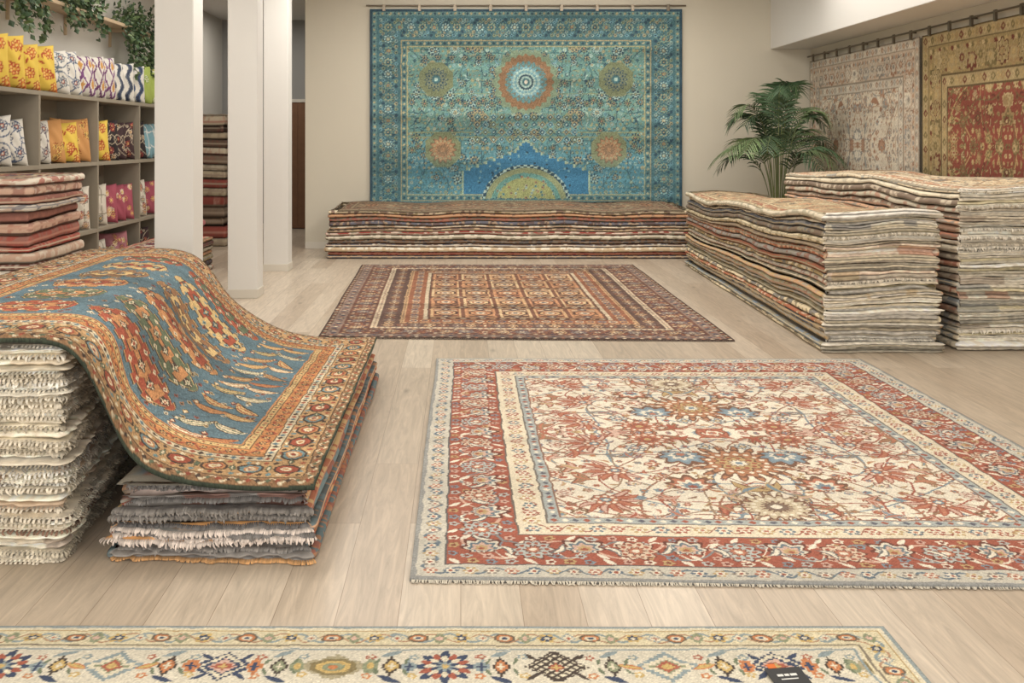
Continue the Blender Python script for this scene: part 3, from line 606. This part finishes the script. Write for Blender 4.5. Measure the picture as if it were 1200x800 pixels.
# ============================================================ DRAPED RUG
def tribal():
    rng=np.random.default_rng(9);w,h=3.0,3.1
    BL=C(92,116,126);OR=C(184,128,82);GD=C(192,162,108);RD=C(158,80,60);GN=C(98,108,84);CR=C(212,196,162);DK=C(78,64,56);TQ=C(108,138,142);BR=C(138,100,70)
    c=Cv(w,h,150,BL)
    c.scroll(.45,BL*.87,.006,12,12,1.);
    cols=[(RD,OR,CR),(GN,OR,CR),(OR,RD,CR),(BR,GD,BL),(GD,RD,TQ),(RD,GN,CR)]
    for j in range(6):
        yy=.70+j*.36;a,b,d=cols[j%6]
        for x0,x1 in ((.98,1.82),(1.9,2.42)):
            L=x1-x0;tt=(c.X-x0)/L;inx=(c.X>x0)&(c.X<x1)
            wd=.145*np.clip(np.minimum(tt,1-tt)*5,0,1)**.6+.016*np.sign(np.sin(c.X*46))
            c.a[inx&(np.abs(c.Y-yy)<wd)]=DK;c.a[inx&(np.abs(c.Y-yy)<wd-.012)]=GD;c.a[inx&(np.abs(c.Y-yy)<wd-.020)]=a
            m=inx&(tt>.08)&(tt<.92)&(np.abs(c.Y-yy)<.055+.025*np.sign(np.sin(c.X*40)));c.a[m]=DK
            m=inx&(tt>.09)&(tt<.91)&(np.abs(c.Y-yy)<.045+.025*np.sign(np.sin(c.X*40)));c.a[m]=b
            n=int(L/.13)
            for i in range(n):
                X=x0+.08+i*.13;c.diamond(X,yy,.045,.045,[DK,d,a],.010)
                for s_ in(-1,1): c.diamond(X+.06,yy+s_*.10,.022,.022,[d,DK],.006)
    for j in range(13):
        yy=.5+j*.178
        for x,an in ((.64,.35),(.83,-.3)):
            k=[CR,GD,OR,GD,CR][rng.integers(5)];c.leaf(x,yy+rng.normal(0,.02),.135,.042,an+rng.normal(0,.3),[DK,k,[RD,GN,OR][j%3],k],.25)
            c.diamond(x+.1,yy+.08,.03,.03,[DK,[RD,GD,OR][j%3],CR],.008)
    for _ in range(300):
        x=rng.uniform(.52,2.5);y=rng.uniform(.5,2.6);ix=min(int(y/h*(c.ny-1)),c.ny-1);jx=min(int(x/w*(c.nx-1)),c.nx-1)
        if np.abs(c.a[ix,jx]-BL).sum()<.12: c.diamond(x,y,.024,.024,[[CR,GD,RD,OR][rng.integers(4)],DK],.008)
    c.band(0,.5,OR);c.band(.0,.012,C(66,74,60));c.band(.012,.07,C(150,112,78));c.vine(.012,.07,CR,.1,.005);c.sides(.04,.05,lambda x,y,a,i:c.diamond(x,y,.016,.016,[[RD,GN,DK][i%3]]))
    c.band(.07,.08,DK);c.band(.08,.27,C(182,144,98))
    def mb(x,y,a,i):
        k=i%3;cc=[[DK,RD,RD,CR,OR],[DK,TQ,OR,CR,RD],[DK,OR,RD,CR,GD]][k];c.gul(x,y,.07,.055 if abs(math.cos(a))<.5 else .08,cc)
    for dm in(.105,.245): c.sides(dm,.05,lambda x,y,a,i:c.rosette(x,y,.017,5,[[DK,RD,CR,TQ][i%4]]))
    c.sides(.175,.19,mb);c.sides(.175,.095,lambda x,y,a,i:c.diamond(x,y,.022,.05,[DK,GN,CR],.01) if i%2 else None)
    c.band(.27,.28,DK);c.band(.28,.33,CR*.95);c.sides(.305,.045,lambda x,y,a,i:c.diamond(x,y,.02,.02,[[RD,BL,DK][i%3]]))
    c.band(.33,.34,DK);c.band(.34,.43,C(188,128,78));c.vine(.34,.43,RD,.12,.010);c.sides(.385,.075,lambda x,y,a,i:c.rosette(x,y,.026,5,[DK,GD,RD]))
    c.band(.43,.44,DK);c.band(.44,.475,GD);c.sides(.457,.04,lambda x,y,a,i:c.diamond(x,y,.012,.012,[DK if i%2 else RD]));c.band(.475,.485,DK)
    c.finish(rng,.12,.09,.006,15);return c
tc_=tribal()
def drape(X,Y):
    fr=np.array([(-.55,.318),(-.75,.315),(-.93,.322),(-1.10,.345),(-1.23,.40),(-1.32,.50),(-1.37,.63),(-1.40,.76),(-1.47,.855),(-1.6,.872),(-1.9,.868),(-2.53,.86)])
    bk=np.array([(-.57,.262),(-.8,.255),(-1.0,.262),(-1.18,.295),(-1.34,.37),(-1.48,.48),(-1.60,.60),(-1.70,.73),(-1.81,.83),(-1.95,.865),(-2.1,.868),(-2.53,.86)])
    ny,nx=X.shape;P=np.zeros((ny,nx,3))
    for j in range(ny):
        v=Y[j,0]/Y[-1,0];k=fr*(1-v)+bk*v
        s=np.concatenate([[0],np.cumsum(np.hypot(*np.diff(k,axis=0).T))]);u=np.linspace(0,s[-1],nx)
        x=np.interp(u,s,k[:,0]);z=np.interp(u,s,k[:,1])
        for _ in range(3):
            kk=np.ones(25)/25;x=np.convolve(np.pad(x,12,'reflect',reflect_type='odd'),kk,'valid');z=np.convolve(np.pad(z,12,'reflect',reflect_type='odd'),kk,'valid')
        P[j,:,0]=x;P[j,:,2]=z
    sl=np.exp(-((P[...,2]-.55)/.17)**2)
    rp=.026*sl*(np.sin(Y*5.2+P[...,2]*3)+.5*np.sin(Y*9+1))
    P[...,0]+=rp*.8;P[...,2]+=.016*sl*np.sin(Y*5.2+1)+.004*vn(X*3,Y*3,2)
    P[...,1]=3.755+Y/Y.max()*3.10+.02*(vn(X*1.5,Y*0,6)-.5)
    P[...,2]-=.016*np.clip(1-Y/.05,0,1)**2
    return P,(0,0,-1)
rug_mesh('draped_rug',tc_,drape,.011,sat=.86)

# ============================================================ SHELVING + CUSHIONS
sh=empty('shelving_unit');XF=-3.9;y0s,y1s=8.42,13.35
ys=[y0s,9.3,10.8,12.2,y1s]
for i,z in enumerate((.08,.62,1.335,2.025)): box('board_%d'%i,W0+.005,XF,y0s,y1s,z,z+.04,M_shelf,.003,sh)
for i,y in enumerate(ys): box('divider_%d'%i,W0+.005,XF-.002,y-.02,y+.02,0,2.03,M_shelf,.003,sh)
box('back',W0+.003,W0+.015,y0s,y1s,.05,2.03,M_shelf,0,sh)
def cushion_canvas(k,rng):
    c=Cv(.48,.48,95,C(218,214,204))
    ru=lambda:rng.uniform(.03,.45)
    if k==0:
        c.a[...]=C(226,192,76)
        for _ in range(16): c.leaf(ru(),ru(),.035,.012,rng.uniform(0,6),[C(180,80,50)])
        for x,y in((.12,.12),(.34,.16),(.2,.34),(.38,.38),(.04,.27),(.44,.03)): c.flower(x,y,.065,7,C(170,70,46),C(206,96,56),C(230,200,110),C(220,150,60))
    elif k==1:
        b=[C(84,100,130),C(104,118,134),C(120,112,120)][rng.integers(3)]
        c.scroll(0,b,.007,26,28,rng.uniform(0,3))
        for x,y in((.11,.11),(.37,.11),(.24,.25),(.11,.38),(.37,.38)): c.flower(x,y,.065,8,b*.8,b,C(218,214,204),C(180,110,86))
    elif k==2:
        b=[C(112,62,106),C(120,70,120),C(86,56,98)][rng.integers(3)]
        q=np.abs(((c.X/.16)%1)-.5)*2+np.abs(((c.Y/.24+.05*np.sin(c.X*60))%1)-.5)*1.4+.25*(vn(c.X*90,c.Y*12)-.5)
        c.a[q<1.0]=b;c.a[q<.6]=C(220,214,204);c.a[q<.35]=C(206,150,76)
    elif k==3:
        b=[C(80,98,132),C(96,104,116)][rng.integers(2)];q=np.abs(((c.X/.15+.22*np.sin(c.Y*26))%1)-.5)*2+.25*(vn(c.X*100,c.Y*14)-.5);c.a[q<.5]=b;c.a[q<.2]=C(58,66,88)
    elif k==4:
        c.a[...]=[C(54,48,50),C(72,54,56)][rng.integers(2)];c.scroll(0,C(180,164,140),.005,28,25,1)
        for _ in range(14): c.flower(ru(),ru(),.045,7,C(60,44,44),[C(206,190,164),C(170,74,68)][_%2],C(60,44,44),C(210,160,100))
    elif k==5:
        c.a[...]=[C(170,82,98),C(190,122,130)][rng.integers(2)]
        for _ in range(14): c.flower(ru(),ru(),.05,8,C(136,66,84),[C(222,206,190),C(190,96,116)][_%2],C(220,170,90),C(220,190,110))
    elif k==6:
        c.a[...]=C(168,186,90);
        for _ in range(8): c.flower(ru(),ru(),.055,8,C(120,150,70),C(226,226,206),C(140,160,80),C(200,190,90))
    elif k==7:
        c.a[...]=C(214,206,190);c.scroll(0,C(130,120,100),.005,24,22,2)
        for _ in range(14): c.flower(ru(),ru(),.05,8,C(120,70,60),[C(180,84,70),C(206,146,100),C(110,126,116)][_%3],C(214,206,190),C(200,160,90))
    elif k==8:
        c.a[...]=C(128,170,182);c.scroll(0,C(220,222,218),.009,22,22,2)
    elif k==9:
        c.a[...]=C(206,148,88)
        for _ in range(12): c.flower(ru(),ru(),.05,8,C(150,70,44),C(224,190,100),C(180,90,56),C(120,110,70))
    return c
def cushion(pos,size,yaw,tilt,cv):
    n=cv.nx;u,v=np.meshgrid(np.linspace(-1,1,n),np.linspace(-1,1,n))
    def sheet(sg):
        x=size/2*u*(1-.09*(1-v**2)*np.abs(u));z=size/2*v*(1-.09*(1-u**2)*np.abs(v));y=-sg*.10*((1-u**2)*(1-v**2))**.42
        y=y+.008*np.sin(u*9+v*7)*(1-u**2)*(1-v**2)
        return np.stack([x,y,z],-1).reshape(-1,3)
    Vv=np.concatenate([sheet(1),sheet(-1)]);R=np.array(Matrix.Rotation(yaw,3,'Z')@Matrix.Rotation(-tilt,3,'X'))
    Vv=Vv@R.T;Vv[:,2]-=Vv[:,2].min();Vv+=np.array(pos)
    F=np.concatenate([gridF(n,n),gridF(n,n,n*n)[:,::-1]]);return Vv,F,np.tile(cv.a[:n,:n].reshape(-1,3),(2,1))
rng=np.random.default_rng(77);VV=[];FF=[];CC=[];o=0
rows=[(2.066,[0,0,0,0,1,1,2,2,2,3,3,3,6,6,1],[8.55,8.9,9.25,9.6,9.95,10.3,10.68,11.,11.35,11.7,12.0,12.35,12.65,12.95,13.2],.48),
      (1.376,[1,1,1,9,0,9,0,4,4,4,4,8,8,3],[8.66,8.98,9.6,9.9,10.2,10.5,11.05,11.35,11.65,11.9,12.4,12.7,12.95,13.15],.46),
      (.661,[4,7,4,7,4,7,7,5,5,5,7,5,5],[8.66,8.98,9.6,9.9,10.2,10.5,11.05,11.35,11.65,11.9,12.4,12.8,13.1],.45),
      (.121,[7,4,5,7,5,4],[8.7,9.6,10.3,11.1,11.8,12.6],.4)]
for z,ks,yy,sz in rows:
    for k,y in zip(ks,yy):
        v,f,c=cushion((XF-.2+rng.uniform(-.025,.025),y,z),sz*rng.uniform(.93,1.04),math.radians(rng.uniform(42,62)),math.radians(rng.uniform(3,14)),cushion_canvas(k,rng))
        VV.append(v);FF.append(f+o);CC.append(c);o+=len(v)
mk('throw_pillows',np.concatenate(VV),np.concatenate(FF),np.concatenate(CC),CLOTH,sat=.9)

ws=empty('wall_shelf');box('plank',W0+.001,W0+.28,7.6,13.4,2.98,3.02,M_shelfwood,.004,ws)
for i,y in enumerate((8.2,9.6,11.0,12.4,13.2)):
    box('bracket_arm_%d'%i,W0+.001,W0+.22,y-.015,y+.015,2.94,2.98,M_shelfwood,.003,ws);box('bracket_leg_%d'%i,W0+.001,W0+.03,y-.015,y+.015,2.76,2.96,M_shelfwood,.003,ws)
def leaves(name,pts,dirs,size,cols,rng,parent=None):
    V=[];F=[];K=[]
    for p,d in zip(pts,dirs):
        s=size*rng.uniform(.6,1.2);d=d/np.linalg.norm(d);a=np.cross(d,rng.normal(0,1,3));a/=np.linalg.norm(a);nn=np.cross(d,a)
        o=len(V);V+=[p,p+d*s*.45+a*s*.36+nn*s*.08,p+d*s,p+d*s*.45-a*s*.36+nn*s*.08];F.append((o,o+1,o+2,o+3))
        c=cols[rng.integers(len(cols))]*rng.uniform(.8,1.15);K+=[c*.8,c,c*1.05,c]
    return mk(name,V,F,K,LEAF,False,parent)
GRN=[C(70,96,58),C(90,116,70),C(56,82,50),C(108,130,84),C(74,102,70)]
def ivy(y0,y1,n,lmin,lmax,bush):
    pts=[];dirs=[]
    for i in range(n):
        y=rng.uniform(y0,y1);L=rng.uniform(lmin,lmax);x=W0+.26+rng.uniform(0,.06);m=int(L/.022)
        for k in range(m):
            t=k/m;p=np.array([x+.04*math.sin(t*5+i)+.03*t,y+.05*math.sin(t*4+i*2),3.05-L*t])
            pts.append(p+rng.normal(0,.016,3));dirs.append(np.array([rng.uniform(.1,1),rng.normal(0,.8),rng.uniform(-1.4,.1)]))
    for i in range(bush):
        y=rng.uniform(y0,y1);p=np.array([W0+rng.uniform(.06,.34),y,3.06+abs(rng.normal(0,.12))]);pts.append(p);dirs.append(np.array([rng.uniform(-.1,1),rng.normal(0,1),rng.normal(.1,.8)]))
    pts=[np.array([max(p[0],W0+.03),p[1],p[2]]) for p in pts]
    return leaves('trailing_ivy',pts,[np.array([abs(d[0])+.05,d[1],d[2]]) for d in dirs],.075,GRN,rng)
ivy(8.9,9.9,20,.25,.5,340);ivy(10.2,11.4,16,.1,.35,420);ivy(12.2,13.35,26,.3,.8,340);ivy(7.7,8.7,14,.3,.5,200)

# ============================================================ PALM
pe=empty('potted_palm');bx,by=4.28,13.55
lathe('pot',[(.0,.0),(.17,.0),(.2,.05),(.25,.4),(.27,.5),(.255,.51),(.24,.5),(.235,.46),(0,.46)],(bx,by,0.0),M_pot,32,pe)
lathe('soil',[(0,.0),(.1,.012),(.236,0)],(bx,by,.462),M_soil,24,pe)
V=[];F=[];K=[]
def frond(az,reach,ht,Ls,seed):
    r=np.random.default_rng(seed);b=np.array([bx+.08*math.cos(az),by+.08*math.sin(az),.46])
    P1=np.array([bx+reach*.12*math.cos(az),by+reach*.12*math.sin(az),.46+(ht-.46)*.8]);tip=np.array([bx+reach*math.cos(az),by+reach*math.sin(az)*.85,ht-reach*.36])
    P2=np.array([bx+reach*.55*math.cos(az),by+reach*.55*math.sin(az)*.85,ht+.22])
    N=38;ts=np.linspace(0,1,N);cur=[(1-t)**3*b+3*(1-t)**2*t*P1+3*(1-t)*t*t*P2+t**3*tip for t in ts]
    g=GRN[r.integers(5)]*r.uniform(.8,1.1)
    for i in range(N-1):
        a,c=cur[i],cur[i+1];d=c-a;d/=np.linalg.norm(d);s=np.cross(d,(0,0,1.));s/=np.linalg.norm(s)+1e-6;w=.009*(1-ts[i]*.7);up=np.cross(s,d)
        o=len(V)
        for q,ww in((a,w),(c,w)): V.extend([q+s*ww,q+up*ww,q-s*ww])
        for x,y in((0,1),(1,2),(2,0)): F.append((o+x,o+y,o+3+y,o+3+x))
        K.extend([C(112,122,70)]*6)
        if ts[i]>.36:
            tt=(ts[i]-.36)/.64;L=Ls*(.55+.45*math.sin(math.pi*min(1,tt*.85+.15)))*(1-.35*tt)*r.uniform(.85,1.1)
            for sg in(-1,1):
                dd=s*sg*.85+d*.7+up*.1+r.normal(0,.06,3);dd/=np.linalg.norm(dd);p=a;wl=.017
                for k in range(5):
                    f=k/4;q=a+dd*L*f+np.array([0,0,-.42*L*f*f]);wd=wl*(1-f)**.6*(.5+f*1.2 if f<.4 else 1)
                    o2=len(V);V.extend([q+d*wd,q-d*wd]);cc=g*(.85+.35*f);K.extend([cc,cc])
                    if k>0:F.append((o2-2,o2-1,o2+1,o2))
for i in range(26):
    az=i*2.399+.3;rr=[.88,.66,.9,.42][i%4];ht=[1.8,2.1,1.55,2.32][i%4]+random.uniform(-.1,.1)
    frond(az,rr,ht,.42,i)
V=np.array(V);V[:,0]=np.minimum(V[:,0],5.08);V[:,1]=np.minimum(V[:,1],14.78)
mk('fronds',V,F,K,LEAF,False,pe)

st=empty('footstool')
lathe('cushion',[(0,.40),(.12,.40),(.16,.43),(.16,.47),(.12,.5),(0,.51)],(-3.75,14.1,0),noisy('stool_pink',(190,120,120),.8,8,.15),24,st)
for i in range(4):
    a=i*math.pi/2+.6;lathe('leg_%d'%i,[(.012,0),(.018,.2),(.02,.41)],(-3.75+.11*math.cos(a),14.1+.11*math.sin(a),0),M_door,10,st)

# ============================================================ LIGHT
LC=(1,.952,.885)
def area(name,loc,sx,sy,p,col=LC,rot=(0,0,0)):
    l=bpy.data.lights.new(name,'AREA');l.shape='RECTANGLE';l.size=sx;l.size_y=sy;l.energy=p;l.color=col
    o=bpy.data.objects.new(name,l);sc.collection.objects.link(o);o.location=loc;o.rotation_euler=rot;return o
for y,p in ((1.,36),(4.6,40),(8.2,50),(11.6,58)):
    for x in (-1.2,2.2): area('ceiling_light',(x,y,3.74),1.5,1.5,p)
area('ceiling_light',(1.0,13.2,3.74),4.5,.3,50,LC,(math.radians(24),0,0))
area('ceiling_light',(-3.3,10.5,3.74),.5,5,42)
area('ceiling_light',(-3.2,16.6,3.74),.8,1.2,28)
area('ceiling_light',(-3.0,4.5,3.74),.8,2,26)
area('ceiling_light',(4.1,10.,3.74),.4,5,34,LC,(0,math.radians(-12),0))
area('added_front_fill',(.5,YF-.16,1.8),7.6,2.5,260,(1,.98,.95),(math.radians(90),0,0))  # added fill lamp behind the camera, brightens the upright pile ends
w=bpy.data.worlds.new('World');sc.world=w;w.use_nodes=True;w.node_tree.nodes['Background'].inputs[0].default_value=(1,.98,.95,1);w.node_tree.nodes['Background'].inputs[1].default_value=.5

cam=bpy.data.cameras.new('camera');co=bpy.data.objects.new('camera',cam);sc.collection.objects.link(co);sc.camera=co
co.location=(0,0,1.6);co.rotation_euler=(math.pi/2,0,0);cam.sensor_width=36;cam.lens=35.28;cam.shift_x=.05;cam.shift_y=-.1958;cam.clip_start=.05
